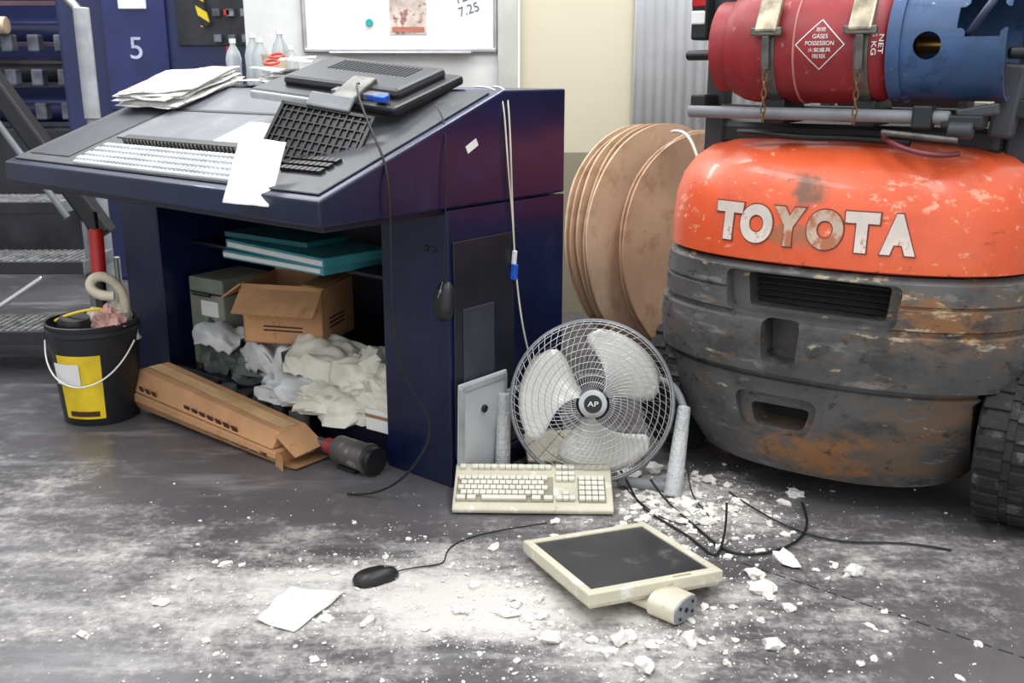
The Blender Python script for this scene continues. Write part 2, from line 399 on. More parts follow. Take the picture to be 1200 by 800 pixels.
for i, (w, d, h, x, r) in enumerate([(.54, .28, .030, .0, .03), (.58, .28, .034, .02, -.05)]):
    box('binder_%d' % i, (w, d, h), (x, -.03, .016+i*.033), teal, tb, (0, 0, r), .004)
    box('pages_%d' % i, (w-.02, .004, h*.5), (x, -.03-d/2-.001, .016+i*.033), white, tb, (0, 0, r), 0)
box('lid', (.44, .2, .02), (-.1, -.02, .078), M('teal_dark', (34, 104, 112), .5), tb, (0, 0, .06), .004)
gm = empty('grey_metal_case', CW(1.42, .22, .10), (0, 0, CA+.1))
box('case', (.20, .26, .36), (0, 0, .18), M('case_green', (132, 136, 124), .5), gm, bev=.008)
box('case_label', (.1, .002, .06), (.02, -.131, .24), white, gm, bev=0)
box('case_band', (.202, .262, .01), (0, 0, .3), panel_dk, gm)
cyl('handle', (-.05, -.15, .30), (.05, -.15, .30), .008, blackp, gm)
rp = empty('rag_pile', CW(.8, .12, .10), (0, 0, CA))
crumple('rag_1', (.38, .26, .18), (.30, -.01, 0), ragm, rp, 1, .45)
crumple('rag_2', (.42, .28, .18), (-.05, .03, 0), ragg, rp, 2, .4)
crumple('rag_3', (.32, .24, .14), (-.34, .02, 0), ragd, rp, 3, .45)
crumple('rag_4', (.30, .22, .11), (.08, -.06, .03), ragg, rp, 4, .5, .6)
crumple('rag_5', (.20, .18, .20), (-.56, .02, 0), ragd, rp, 5, .5)
crumple('rag_6', (.28, .20, .12), (.36, -.01, .11), ragm, rp, 6, .5)
crumple('rag_7', (.24, .14, .09), (.22, -.10, .02), ragm, rp, 8, .5, 1.)
def dr2(y, z):
    return (y, z) if y > -.04 else (-.04-(abs(y+.04))*.3, z-(abs(y+.04))*.8)
sheet('rag_sheet_1', .36, .26, (.20, -.06, .19), (math.radians(10), .1, .3), ragm, rp, 4, .08, dr2, 26, 7)
sheet('rag_sheet_2', .38, .24, (-.16, -.06, .16), (math.radians(12), -.1, -.2), ragg, rp, 9, .08, dr2, 26, 7)
sheet('rag_sheet_3', .24, .16, (-.46, -.06, .17), (math.radians(12), -.15, .2), ragg, rp, 14, .07, dr2, 26, 7)
sheet('rag_sheet_4', .26, .22, (.38, -.07, .16), (math.radians(14), .15, .1), ragm, rp, 21, .07, dr2, 26, 7)
bx = empty('small_white_carton', CW(.35, .07, .10), (0, 0, CA+.1))
box('carton', (.10, .12, .07), (0, 0, .035), white, bx, bev=.002)
box('carton_stripe', (.102, .122, .012), (0, 0, .05), M('brown', (150, 110, 80), .6), bx, bev=0)
cans = empty('row_of_tin_lids', CW(.86, -.042, 0), (0, 0, CA))
for i in range(6):
    lathe('lid_%d' % i, [(.03, 0), (.036, .004), (.036, .11), (.032, .116), (.02, .112)], ragd if i % 2 else blackm, cans, (-.35+i*.105, .0, 0), seg=24)

lb = empty('long_cardboard_carton', (-1.04, 3.345, .0), (0, math.radians(2.2), math.atan2(-.50, .63)))
W = .41
def slab(name, sec, wa, wb, m):
    bm = bmesh.new()
    A = [bm.verts.new((-wa, y*1.1, z*1.25+.012)) for y, z in sec]; B = [bm.verts.new((wb, y*.95, z*.9+.016)) for y, z in sec]
    bm.faces.new(A); bm.faces.new(B[::-1]); n = len(sec)
    for i in range(n): bm.faces.new((A[i], B[i], B[(i+1) % n], A[(i+1) % n]))
    return fin(name, tomesh(bm, name), m, lb, bev=.003)
slab('carton_lower', [(-.07, .0), (.09, .0), (.09, .052), (-.088, .052), (-.09, .03)], .41, .41, card)
slab('carton_upper', [(-.082, .056), (.09, .056), (.07, .112), (-.045, .112)], .42, .385, card)
boxes('print_marks', [((-.08+.045*i, -.078, .09-.0008*i), (.028, .004, .022), (.35, .02, 0)) for i in range(7)] + [((-.35+.04*i, -.088, .10), (.02, .004, .02), (.35, 0, 0)) for i in range(3)] + [((.05+.05*i, -.085, .044), (.036, .003, .012)) for i in range(7)], print_dk, lb)
box('tape', (.78, .05, .001), (-.02, .01, .137), M('tape', (206, 168, 122), .3), lb, (0, math.radians(2.7), 0), bev=0)
box('end_flap_1', (.11, .12, .003), (W+.025, .0, .09), card, lb, (.12, math.radians(26), 0), 0)
box('end_flap_2', (.09, .14, .003), (W+.04, .0, .022), card_in, lb, (0, math.radians(-8), 0), 0)
box('end_flap_3', (.06, .003, .05), (W+.02, -.085, .04), card, lb, (0, 0, -.3), 0)
box('foot_block', (.05, .08, .016), (-.1, 0, .0), blackp, lb)
mo = empty('electric_motor', (-.53, 3.02, .052), (0, 0, math.radians(-38)))
lathe('barrel', [(.0, -.09), (.042, -.09), (.046, -.084), (.046, .05), (.04, .06), (.02, .065), (0, .065)], M('motor_grey', (88, 84, 84), .5, metal=.3, wear=[((150, 140, 130), 14, .54, .62)]), mo, (.04, 0, 0), (0, math.pi/2, 0), 32)
lathe('end_cap', [(0, 0), (.03, 0), (.042, .006), (.044, .015), (.044, .03), (0, .03)], blackp, mo, (.100, 0, 0), (0, math.pi/2, 0), 32)
lathe('cap_ring', [(.044, 0), (.050, .002), (.050, .012), (.044, .014)], steel_d, mo, (.085, 0, 0), (0, math.pi/2, 0), 32)
lathe('neck', [(0, 0), (.026, 0), (.026, .05), (0, .05)], M('neck_red', (140, 44, 48), .5), mo, (-.10, 0, 0), (0, math.pi/2, 0), 24)
lathe('neck_steel', [(0, 0), (.02, 0), (.02, .05), (0, .05)], steel_d, mo, (-.14, 0, 0), (0, math.pi/2, 0), 24)
boxes('mount_foot', [((.02, 0, -.045), (.08, .07, .012))], blackm, mo)

# ------------------------------------------------------------- on the console
mon = empty('computer_monitor', CW(.46, .08, 1.198), (math.radians(15), math.radians(5), CA+.14))
box('shell', (.58, .35, .030), (0, 0, 0), blackp, mon, bev=.01)
box('back_bulge', (.46, .25, .034), (0.02, .02, .026), M('blk2', (44, 45, 49), .4), mon, bev=.016)
box('screen', (.53, .31, .003), (0, 0, -.016), screenm, mon, bev=0)
box('front_lip', (.30, .016, .026), (-.13, -.178, -.001), M('lip_grey', (176, 178, 182), .4), mon, bev=.006)
boxes('vents', [((-.12+i*.016, .06, .0435), (.006, .09, .002)) for i in range(20)], darkcav, mon)
box('port_bay', (.2, .035, .02), (.12, -.12, .022), M('port_grey', (120, 122, 126), .4), mon)
boxes('ports', [((.05+.04*i, -.138, .022), (.022, .003, .01)) for i in range(4)], bluep, mon)
box('arm', (.09, .16, .022), (.10, -.14, .03), steel_d, mon, (math.radians(14), 0, 0), .006)
box('vga_plug', (.04, .03, .018), (.225, -.15, .03), bluep, mon, bev=.003)
bp_ = empty('monitor_base_plate', CW(.295, -.225, 1.062), (math.radians(50), math.radians(8), CA+.36))
pl = [((0, .095, 0), (.30, .01, .014)), ((0, -.095, 0), (.30, .01, .014)), ((.145, 0, 0), (.01, .2, .014)), ((-.145, 0, 0), (.01, .2, .014)), ((0, .0, -.004), (.28, .19, .003))]
for i in range(13): pl.append(((-.13+i*.0217, 0, 0), (.005, .19, .008)))
for j in range(6): pl.append(((0, -.075+j*.03, 0), (.29, .004, .007)))
boxes('plate_grid', pl, blackp, bp_)
box('foot_edge', (.14, .05, .012), (.0, .12, .01), greyp, bp_, bev=.005)
sheet('hanging_paper', .125, .21, CW(.285, -.445, .985), (math.radians(50), math.radians(6), math.radians(-4)), whitep, None, 3, .008)
nw = empty('newspaper_stack', CW(1.50, .12, slope(.12)+.016), (math.radians(18), 0, CA+.1))
for i in range(12):
    sheet('sheet_%d' % i, .38-.01*random.random(), .28, (random.uniform(-.03, .03), random.uniform(-.03, .03), .003+i*.0045), (0, 0, random.uniform(-.2, .2)), newsp if i % 3 else whitep, nw, i, .008, n=8)
pp = empty('loose_paper_pile', CW(1.04, .36, 1.195), (0, 0, CA))
for i in range(8):
    sheet('paper_%d' % i, .34, .22, (random.uniform(-.14, .14), random.uniform(-.05, .03), .003+i*.007), (0, 0, random.uniform(-.6, .6)), newsp if i % 2 else whitep, pp, i+20, .014, n=8)
scs = empty('scissors', CW(1.12, .34, 1.285), (math.radians(25), 0, CA+.5))
for k in (-1, 1):
    tube('finger_ring_%d' % k, [(-.06+.028*math.cos(a), k*.028+.02*math.sin(a), .0) for a in [i*math.pi/6 for i in range(12)]], .005, red, scs, cyclic=True)
    box('blade_%d' % k, (.14, .012, .003), (.03, -k*.008, 0), steel, scs, (0, 0, -k*.18), 0)
for i, (L, s, r, h, mt) in enumerate([(1.56, .50, .034, .19, clearp), (1.47, .47, .036, .17, clearp), (1.38, .5, .034, .20, clearp), (1.30, .49, .028, .14, clearp), (1.64, .46, .032, .17, clearp)]):
    bo = empty('plastic_bottle', CW(L, s, 1.19))
    lathe('bottle_body', [(0, 0), (r*.9, 0), (r, .01), (r*.92, h*.3), (r, h*.6), (r*.8, h*.75), (r*.35, h*.9), (r*.35, h), (0, h)], mt, bo, seg=28)
    lathe('cap', [(0, 0), (r*.42, 0), (r*.42, .018), (0, .018)], white, bo, (0, 0, h-.008), seg=20)
tin = empty('tan_paste_tub', CW(1.26, .38, 1.245))
lathe('tub', [(0, 0), (.04, 0), (.048, .05), (.052, .052), (.052, .06), (0, .062)], M('tub', (196, 178, 150), .5), tin)
tr = empty('masking_tape_roll', CW(.92, .42, 1.255), (.3, 0, 0))
lathe('roll', [(.022, 0), (.04, 0), (.04, .022), (.022, .022), (.022, 0)], M('tape_roll', (228, 220, 196), .6), tr)

tube('monitor_cable', [CW(.255, -.09, 1.21), CW(.20, -.16, 1.22), CW(.08, -.22, 1.10), CW(-.02, -.24, 1.01), (-.325, 2.652, .85), (-.33, 2.655, .6), (-.315, 2.66, .42), (-.235, 2.70, .30), (-.235, 2.71, .2), (-.33, 2.73, .06), (-.43, 2.78, .006), (-.50, 2.80, .004)], .0035, cableb)
hm = empty('computer_mouse', CW(-.01, -.03, .60), (math.radians(80), 0, CA+.15))
def mouse(par):
    bm = bmesh.new(); bmesh.ops.create_icosphere(bm, subdivisions=4, radius=1)
    for v in bm.verts:
        x, y, z = v.co
        x = math.copysign(abs(x)**.8, x); y = math.copysign(abs(y)**.8, y)
        v.co = Vector((x*.033*(1-.12*y), y*.060, max(z, -.25)*.026))
    fin('shell', tomesh(bm, 'mouse'), blackp, par, smooth=50)
    cyl('wheel', (-.003, .028, .0225), (.003, .028, .0225), .006, greyp, par, seg=16)
    box('button_split', (.0012, .05, .002), (0, .034, .0245), greyp, par, (-.35, 0, 0), 0)
mouse(hm)
cyl('cord_grip', (0, .055, .0), (0, .07, .0), .004, cableb, hm)
tube('mouse_cord', [CW(-.01, -.03, .66), CW(-.012, -.02, .8), CW(-.012, -.02, 1.0), CW(-.005, 0, 1.12), CW(.08, .04, 1.15)], .0022, cableb)
wc = empty('white_power_cord')
tube('cord_1', [CW(.1, .32, 1.197), CW(.02, .28, 1.2), CW(-.012, .26, 1.17), CW(-.014, .27, .9), CW(-.014, .28, .7), CW(-.02, .31, .45), CW(-.03, .36, .3), CW(-.03, .4, .2)], .003, cablew, wc)
tube('cord_2', [CW(.16, .30, 1.197), CW(.02, .25, 1.2), CW(-.012, .24, 1.16), CW(-.014, .25, .95), CW(-.014, .285, .75), CW(-.016, .28, .66)], .0026, cablew, wc)
box('plug', (.018, .018, .05), CW(-.016, .28, .64), bluep, wc, (0, .1, CA), .003)
box('plug_grip', (.013, .013, .045), CW(-.016, .28, .685), white, wc, (0, .1, CA), .003)
# ------------------------------------------------------------- bucket
bk = empty('mop_bucket', (-1.535, 3.53, 0))
lathe('pail', [(0, 0), (.128, 0), (.132, .006), (.158, .33), (.165, .335), (.165, .35), (.16, .352), (.163, .37), (.155, .372), (.15, .34), (.125, .02), (0, .02)], M('pail_black', (34, 36, 40), .4), bk, seg=48)
def arcpatch(bm, r0, r1, z0, z1, a0, a1, n=12):
    a = []
    for i in range(n+1):
        t = a0+(a1-a0)*i/n
        a.append((bm.verts.new((r0*math.cos(t), r0*math.sin(t), z0)), bm.verts.new((r1*math.cos(t), r1*math.sin(t), z1))))
    for p, q in zip(a, a[1:]): bm.faces.new((p[0], q[0], q[1], p[1]))
bm = bmesh.new(); arcpatch(bm, .1365, .155, .03, .27, math.radians(236), math.radians(298))
fin('yellow_label', tomesh(bm, 'l'), yellow, bk, smooth=60)
bm = bmesh.new(); arcpatch(bm, .151, .1575, .16, .24, math.radians(230), math.radians(270))
fin('white_label', tomesh(bm, 'l'), whitep, bk, smooth=60)
bm = bmesh.new(); arcpatch(bm, .140, .1415, .04, .06, math.radians(246), math.radians(290))
fin('label_print', tomesh(bm, 'l'), print_dk, bk, smooth=60)
tube('bail_handle', [(.165*math.cos(t), .165*math.sin(t)-.01, .30-.14*math.sin(math.pi*(t-math.radians(190))/math.radians(160))) for t in [math.radians(190+i*16) for i in range(11)]], .003, white, bk)
lathe('liquid', [(0, 0), (.14, 0), (.145, .01), (0, .012)], blackp, bk, (0, 0, .29))
crumple('sponge_rag', (.16, .14, .12), (.05, .03, .29), ragm, bk, 11, .5)
crumple('rag_pink', (.12, .10, .09), (.08, -.04, .32), M('pink_rag', (206, 160, 150), .9), bk, 12, .5)
lathe('black_funnel', [(0, 0), (.055, 0), (.06, .07), (.05, .09), (.02, .09)], blackp, bk, (-.05, -.04, .30), (.1, .1, 0))
cyl('red_handle', (.03, .02, .28), (.0, .12, .68), .020, blackm, bk)
cyl('red_grip', (.013, .075, .52), (.0, .12, .68), .026, red, bk)
cyl('handle_tip', (.0, .12, .675), (-.01, .145, .74), .011, blackp, bk)
tube('beige_hose', [(.10, .02, .30), (.13, .02, .42), (.10, .03, .50), (.04, .0, .54), (-.0, -.02, .50), (.04, -.03, .46), (.10, -.02, .46)], .018, M('hose', (206, 196, 172), .5), bk)
tube('yellow_cord', [(-.12, -.03, .37), (-.05, -.08, .41), (.04, -.03, .43), (.09, .03, .39)], .005, yellow, bk)
# ------------------------------------------------------------- floor fan
fan = empty('pedestal_fan', (.245, 2.895, .268), (math.radians(-14), 0, math.radians(-3)))
R = .248; Fr = []; Rd = []; Bk = []; BR = []
def fy(r): return -.015-.075*(1-(r/R)**2.4)
def by(r): return .015+.07*(1-(r/R)**3)
for r in [R*k for k in (.26, .34, .42, .50, .58, .66, .74, .82, .90, .96, .99)]:
    Fr.append([(r*math.cos(t), fy(r), r*math.sin(t)) for t in [i*2*math.pi/48 for i in range(48)]])
for r in [R*k for k in (.35, .6, .85, .985)]:
    Bk.append([(r*math.cos(t), by(r), r*math.sin(t)) for t in [i*2*math.pi/48 for i in range(48)]])
N = 60
for i in range(N):
    t = i*2*math.pi/N
    Rd.append([(r*math.cos(t+.9*(1-r/R)), fy(r)+.001, r*math.sin(t+.9*(1-r/R))) for r in [R*(.2+.8*k/8) for k in range(9)]])
    if i % 2 == 0: BR.append([(r*math.cos(t), by(r), r*math.sin(t)) for r in [R*(.2+.8*k/8) for k in range(9)]])
tube('front_guard_rings', Fr, .0012, steel, fan, cyclic=True, kind='POLY')
tube('front_guard_wires', Rd, .0009, steel, fan, kind='POLY')
tube('rear_guard_rings', Bk, .0014, steel_d, fan, cyclic=True, kind='POLY')
tube('rear_guard_wires', BR, .0012, steel_d, fan, kind='POLY')
tube('guard_rim', [(R*math.cos(t), 0, R*math.sin(t)) for t in [i*2*math.pi/64 for i in range(64)]], .006, greyp, fan, cyclic=True, kind='POLY')
lathe('hub_plate', [(0, 0), (.030, 0), (.040, .003), (.042, .01), (.03, .014), (0, .014)], steel, fan, (0, -.09, 0), (math.pi/2, 0, 0))
lathe('hub_badge', [(0, 0), (.027, 0), (.027, .004), (0, .005)], blackp, fan, (0, -.103, 0), (math.pi/2, 0, 0))
text('hub_letters', 'AP', .03, white, fan, (0, -.109, 0), (math.pi/2, 0, 0), ext=.0008, w=.032, h=.015)
lathe('motor', [(0, 0), (.05, 0), (.065, .02), (.065, .08), (.045, .11), (0, .11)], blackm, fan, (0, .14, 0), (math.pi/2, 0, 0))
lathe('blade_hub', [(0, 0), (.038, 0), (.042, .01), (.042, .05), (0, .05)], greyp, fan, (0, .03, 0), (math.pi/2, 0, 0))
for k, a0 in enumerate((28, 150, 262)):
    bm = bmesh.new(); g = []
    nr, na = 12, 12
    for i in range(nr+1):
        r = .035+(.222-.035)*i/nr; row = []
        f = i/nr
        wdt = math.radians(22+ 72*math.sin(min(1, f*1.15)*math.pi/2)*(1 if f < .8 else math.sqrt(max(0, 1-((f-.8)/.2)**2*.65))))
        for j in range(na+1):
            q = j/na-.5
            t = math.radians(a0)+q*wdt+f*.45
            row.append(bm.verts.new((r*math.cos(t), -.005-q*.055, r*math.sin(t))))
        g.append(row)
    for i in range(nr):
        for j in range(na): bm.faces.new((g[i][j], g[i][j+1], g[i+1][j+1], g[i+1][j]))
    o = fin('blade_%d' % k, tomesh(bm, 'blade'), blade, fan, smooth=60)
    o.modifiers.new('s', 'SOLIDIFY').thickness = .002
stn = empty('wrapped_fan_stand')
cyl('wrapped_leg_right', (.485, 2.78, .002), (.53, 2.90, .25), .028, bubble, stn, r2=.020)
cyl('wrapped_leg_left', (-.03, 2.935, .005), (-.025, 2.975, .27), .024, bubble, stn, r2=.022)
tube('yoke', [(.53, 2.90, .24), (.52, 2.95, .28), (.50, 2.99, .3), (.42, 3.08, .3), (.24, 3.10, .28), (.08, 3.08, .28), (-.02, 2.98, .265)], .012, greyp, stn)
cyl('cross_foot', (.33, 2.86, .02), (.50, 2.80, .022), .018, greyp, stn)
box('foot_plate', (.2, .14, .014), (.14, 3.10, .04), M('beige_plate', (206, 196, 170), .5), stn, (.5, .1, .2), .004)
gp = empty('grey_tray_panel', CW(-.024, .11, .0), (0, math.radians(1.5), CA))
box('tray', (.010, .22, .34), (0, 0, .171), M('tray_grey', (184, 186, 188), .45, var=.05), gp, bev=.004)
boxes('tray_ribs', [((.006, -.1, .17), (.008, .02, .32)), ((.006, 0, .325), (.008, .2, .02)), ((.006, .1, .17), (.008, .012, .32)), ((.006, 0, .02), (.008, .2, .02))], M('tray_grey2', (166, 168, 171), .45), gp, bev=.002)
cyl('tray_knob', (.004, .0, .24), (.014, .0, .24), .012, blackp, gp)

# ------------------------------------------------------------- keyboard
kb = empty('computer_keyboard', (.06, 2.655, .004), (math.radians(15), 0, math.radians(-1.5)))
extr('case', [(0, 0), (0, .014), (.02, .02), (.19, .032), (.20, .03), (.20, 0)], -.235, .235, cream, kb, bev=.005)
ks = []
def krow(x0, y, n, w=.0172, p=.019, z=.027, skip=()):
    for i in range(n):
        if i in skip: continue
        ks.append(((x0+i*p+p/2, y, z), (w, .0165, .010), (.07, 0, 0)))
y0 = .03
krow(-.222, y0+.145, 1, z=.037)
for g in (0, 1, 2): krow(-.185+g*.082, y0+.145, 4, z=.037)
for r in range(5):
    z = .028+r*.0018; y = y0+.0095+r*.021
    if r == 0:
        for x, w in ((-.211, .026), (-.180, .026), (.01, .026), (.045, .026)): ks.append(((x, y, z), (w, .0165, .01), (.07, 0, 0)))
        ks.append(((-.085, y, z), (.13, .0165, .01), (.07, 0, 0)))
    else:
        krow(-.222+(r % 2)*.008, y, 14 - (r % 2), z=z)
    krow(.135, y, 4, z=z)
krow(.068, y0+.1145-.021, 3, z=.034); krow(.068, y0+.1145, 3, z=.036)
krow(.068, y0+.0095, 3, z=.029); krow(.087, y0+.0305, 1, z=.03); krow(.068, y0+.145, 3, z=.038)
boxes('keycaps', ks, keyc, kb, bev=.0015)
boxes('key_wells', [((-.083, y0+.052, .0232), (.286, .108, .006), (.07, 0, 0)), ((.174, y0+.052, .0232), (.082, .108, .006), (.07, 0, 0))], M('well', (150, 144, 122), .6), kb)
boxes('rear_feet', [((-.19, .185, -.018), (.03, .01, .04)), ((.19, .185, -.018), (.03, .01, .04))], cream, kb)
# ------------------------------------------------------------- fallen monitor on floor
front = Vector((.176, 2.053, .085)); A = Vector((-.138, .349, -.035)); B = Vector((.341, .145, -.015))
x = B.normalized(); y = (A-A.dot(x)*x).normalized(); z = x.cross(y)
fm = empty('computer_monitor.001')
mt = Matrix((x, y, z)).transposed().to_4x4(); mt.translation = front
fm.matrix_world = mt
w_, h_ = .37, .375; bz = .022
fl = [((w_/2, bz*.65, -.015), (w_, bz*1.3, .03)), ((w_/2, h_-bz*.5, -.015), (w_, bz, .03)), ((bz/2, h_/2, -.015), (bz, h_-2*bz, .03)), ((w_-bz/2, h_/2, -.015), (bz, h_-2*bz, .03))]
boxes('bezel', fl, cream, fm, bev=.003)
box('screen', (w_-2*bz+.004, h_-2*bz, .01), (w_/2, h_/2, -.010), screenm, fm, bev=0)
box('back_shell', (w_-.01, h_-.01, .016), (w_/2, h_/2, -.032), cream, fm, bev=.006)
box('button_row', (.05, .006, .002), (w_*.7, .012, .0005), M('btn', (170, 160, 135), .5), fm, bev=0)
st = empty('monitor_stand', (.345, 2.135, .031), (0, 0, math.radians(-42)))
op = [(math.copysign(abs(math.cos(2*math.pi*i/32))**.7, math.cos(2*math.pi*i/32))*.050, math.copysign(abs(math.sin(2*math.pi*i/32))**.7, math.sin(2*math.pi*i/32))*.030) for i in range(32)]
extr('neck', op, .005, .080, cream, st, bev=.003)
extr('end_plate', [(q[0]*.93, q[1]*.93) for q in op], .075, .084, M('endplate', (138, 142, 148), .4, metal=.2), st, bev=.001)
extr('neck_root', [(q[0]*.8, q[1]*.45-.008) for q in op], -.05, .01, cream, st, bev=.001)
for i, (yy, zz) in enumerate([(-.026, .013), (.026, .013), (-.026, -.013), (.026, -.013), (0, 0)]):
    cyl('screw_%d' % i, (.083, yy, zz), (.087, yy, zz), .004 if i < 4 else .006, blackm, st, seg=14)
fmz = empty('computer_mouse.001', (-.345, 2.277, .007), (0, 0, math.radians(-62))); mouse(fmz)
tube('mouse_cord.001', [(-.30, 2.305, .008), (-.25, 2.34, .004), (-.2, 2.345, .003), (-.17, 2.37, .003), (-.185, 2.45, .003), (-.1, 2.54, .003), (.1, 2.6, .003)], .0018, cableb)
bm = bmesh.new()
pts = [(-.555, 2.235), (-.41, 2.21), (-.43, 2.16), (-.50, 2.03), (-.54, 2.045), (-.60, 2.075)]
bm.faces.new([bm.verts.new((p[0]+.5, p[1]-2.13, .004)) for p in pts])
bmesh.ops.triangulate(bm, faces=bm.faces); bmesh.ops.subdivide_edges(bm, edges=bm.edges, cuts=7, use_grid_fill=True)
for v in bm.verts: v.co.z += .02*abs(noise.noise(Vector((v.co.x*12, v.co.y*12, 1))))
o = fin('torn_paper_sheet', tomesh(bm, 'p'), M('dusty_paper', (216, 214, 210), .85, var=.06), None, (-.5, 2.13, 0), smooth=60); o.modifiers.new('s', 'SOLIDIFY').thickness = .001
cords = empty('floor_power_cords')
tube('cord_1', [(.28, 3.0, .1), (.36, 2.86, .03), (.36, 2.74, .006), (.42, 2.62, .006), (.50, 2.50, .006), (.53, 2.38, .006), (.56, 2.42, .006), (.60, 2.55, .02), (.62, 2.65, .04)], .0035, cableb, cords)
tube('cord_2', [(.42, 2.80, .05), (.46, 2.70, .01), (.52, 2.58, .006), (.55, 2.46, .006), (.60, 2.39, .006), (.72, 2.42, .006), (.82, 2.52, .006), (.85, 2.62, .006), (.86, 2.72, .01)], .0035, cableb, cords)
tube('cord_3', [(.66, 2.80, .01), (.72, 2.64, .01), (.80, 2.53, .006), (.9, 2.47, .006), (1.02, 2.475, .006), (1.12, 2.46, .006), (1.18, 2.43, .005)], .0028, cableb, cords)
tube('cord_4', [(.53, 2.92, .2), (.54, 2.84, .05), (.53, 2.74, .006), (.60, 2.6, .006), (.45, 2.55, .006), (.38, 2.72, .006), (.34, 2.8, .03)], .0022, cableb, cords)
# ------------------------------------------------------------- rubble
def rubble():
    rnd = random.Random(3)
    tmpl = {}
    for s in (1, 2):
        b_ = bmesh.new(); bmesh.ops.create_icosphere(b_, subdivisions=s, radius=1)
        b_.verts.ensure_lookup_table()
        tmpl[s] = ([v.co.copy() for v in b_.verts], [[v.index for v in f.verts] for f in b_.faces]); b_.free()
    V = []; F = []
    def blocked(x, y):
        if -.2 < x < .32 and 2.63 < y < 2.88: return True
        px, py = x-.176, y-2.053
        u = (px*.341+py*.145)/.137; v = (-px*.138+py*.349)/.141
        return -.05 < u < 1.05 and -.05 < v < 1.05
    def chunk(x, y, r, fl=.55, force=False):
        if not force and blocked(x, y): return
        vs, fs = tmpl[1 if r < .007 else 2]; base = len(V)
        sx, sy = r*rnd.uniform(.7, 1.4), r*rnd.uniform(.6, 1.1); sz = r*fl*rnd.uniform(.6, 1.1); a = rnd.uniform(0, 6.28); sd = rnd.uniform(0, 90)
        ca, sa = math.cos(a), math.sin(a)
        for co in vs:
            k = 1+.75*noise.noise(co*1.6+Vector((sd, sd, sd)))
            px, py, pz = co.x*k*sx, co.y*k*sy, max(co.z*k, -.5)*sz
            V.append((x+px*ca-py*sa, y+px*sa+py*ca, pz+.5*sz))
        for f in fs: F.append([base+i for i in f])
    for x, y, r in [(.087, 2.0, .028), (.4, 1.99, .032), (-.01, 2.11, .018), (.286, 1.89, .024), (.877, 2.31, .028), (.584, 1.975, .024), (.86, 2.80, .024), (.374, 2.94, .034),
                    (.72, 2.38, .030), (.46, 2.99, .03), (.52, 2.72, .028), (.27, 2.0, .016), (-.75, 2.35, .014), (.62, 2.90, .022), (1.05, 1.98, .014), (1.16, 1.93, .014), (.62, 2.22, .030), (-.2, 2.05, .016),
                    (-.98, 2.02, .016), (-.85, 2.16, .014), (.38, 2.76, .022), (.42, 2.84, .026), (.55, 2.60, .022), (.25, 2.0, .03), (.62, 2.30, .024), (-.05, 2.45, .018)]:
        chunk(x, y, r, .6, True)
    for i in range(170):
        if i % 3: x, y = rnd.gauss(.5, .13), rnd.gauss(2.72, .14)
        else: x, y = rnd.gauss(.3, .30), rnd.gauss(2.1, .15)
        chunk(x, y, rnd.uniform(.007, .018), .6)
    for i in range(5200):
        q = rnd.random()
        if q < .40: x, y = rnd.gauss(-.1, .42), rnd.gauss(2.2, .17)
        elif q < .74: x, y = rnd.gauss(.5, .14), rnd.gauss(2.68, .16)
        elif q < .91: x, y = rnd.gauss(.2, .33), rnd.gauss(2.05, .15)
        else: x, y = rnd.uniform(-1.4, 1.4), rnd.uniform(1.75, 2.9)
        chunk(x, y, min(.011, .0012*(1/(rnd.random()+.03))**.62))
    me = bpy.data.meshes.new('plaster_rubble'); me.from_pydata(V, [], F); me.update()
    return fin('plaster_rubble', me, plaster, None)
rubble()

# ------------------------------------------------------------- cardboard discs
def discs(name, c, az, n, gap, lean, R, seed, mats):
    e = empty(name, c, (0, 0, az)); rnd = random.Random(seed)
    for i in range(n):
        bm = bmesh.new(); N = 72; rr = R*(1-.03*rnd.random()); ph = rnd.uniform(0, 6)
        def warp(y, z): return .018*noise.noise(Vector((y*3+seed, z*3+i*.2, seed)))
        rings = []
        for q in range(1, 7):
            ra = []; rb = []
            for k in range(N):
                t = 2*math.pi*k/N; r = rr*q/6*(1+(.012*math.sin(3*t+ph) if q == 6 else 0))
                yy, zz = r*math.cos(t), r*math.sin(t); w = warp(yy, zz)
                ra.append(bm.verts.new((w, yy, zz))); rb.append(bm.verts.new((w+.010, yy, zz)))
            rings.append((ra, rb))
        bm.faces.new(rings[0][0]); bm.faces.new(rings[0][1])
        for (a1, b1), (a2, b2_) in zip(rings, rings[1:]):
            for k in range(N):
                j = (k+1) % N
                bm.faces.new((a1[k], a1[j], a2[j], a2[k])); bm.faces.new((b1[k], b1[j], b2_[j], b2_[k]))
        a2, b2_ = rings[-1]
        for k in range(N): bm.faces.new((a2[k], a2[(k+1) % N], b2_[(k+1) % N], b2_[k]))
        fin('disc_%d' % i, tomesh(bm, 'd'), mats[i % len(mats)], e, (-i*gap, rnd.uniform(-.03, .03), rr), (0, -lean-.012*i, rnd.uniform(-.02, .02)), smooth=40)
    return e
discs('cardboard_disc_stack', (.665, 4.38, 0), math.radians(-46), 5, .030, math.radians(5), .515, 1, [cardd, cardd2])
discs('cardboard_disc_stack.001', (.86, 4.31, 0), math.radians(-54), 3, .022, math.radians(6), .50, 4, [cardd2, cardd])
tube('white_twine', [(.80, 3.98, .5), (.78, 3.95, .75), (.73, 4.0, .95), (.70, 4.1, 1.02), (.66, 4.2, 1.0)], .006, cablew)

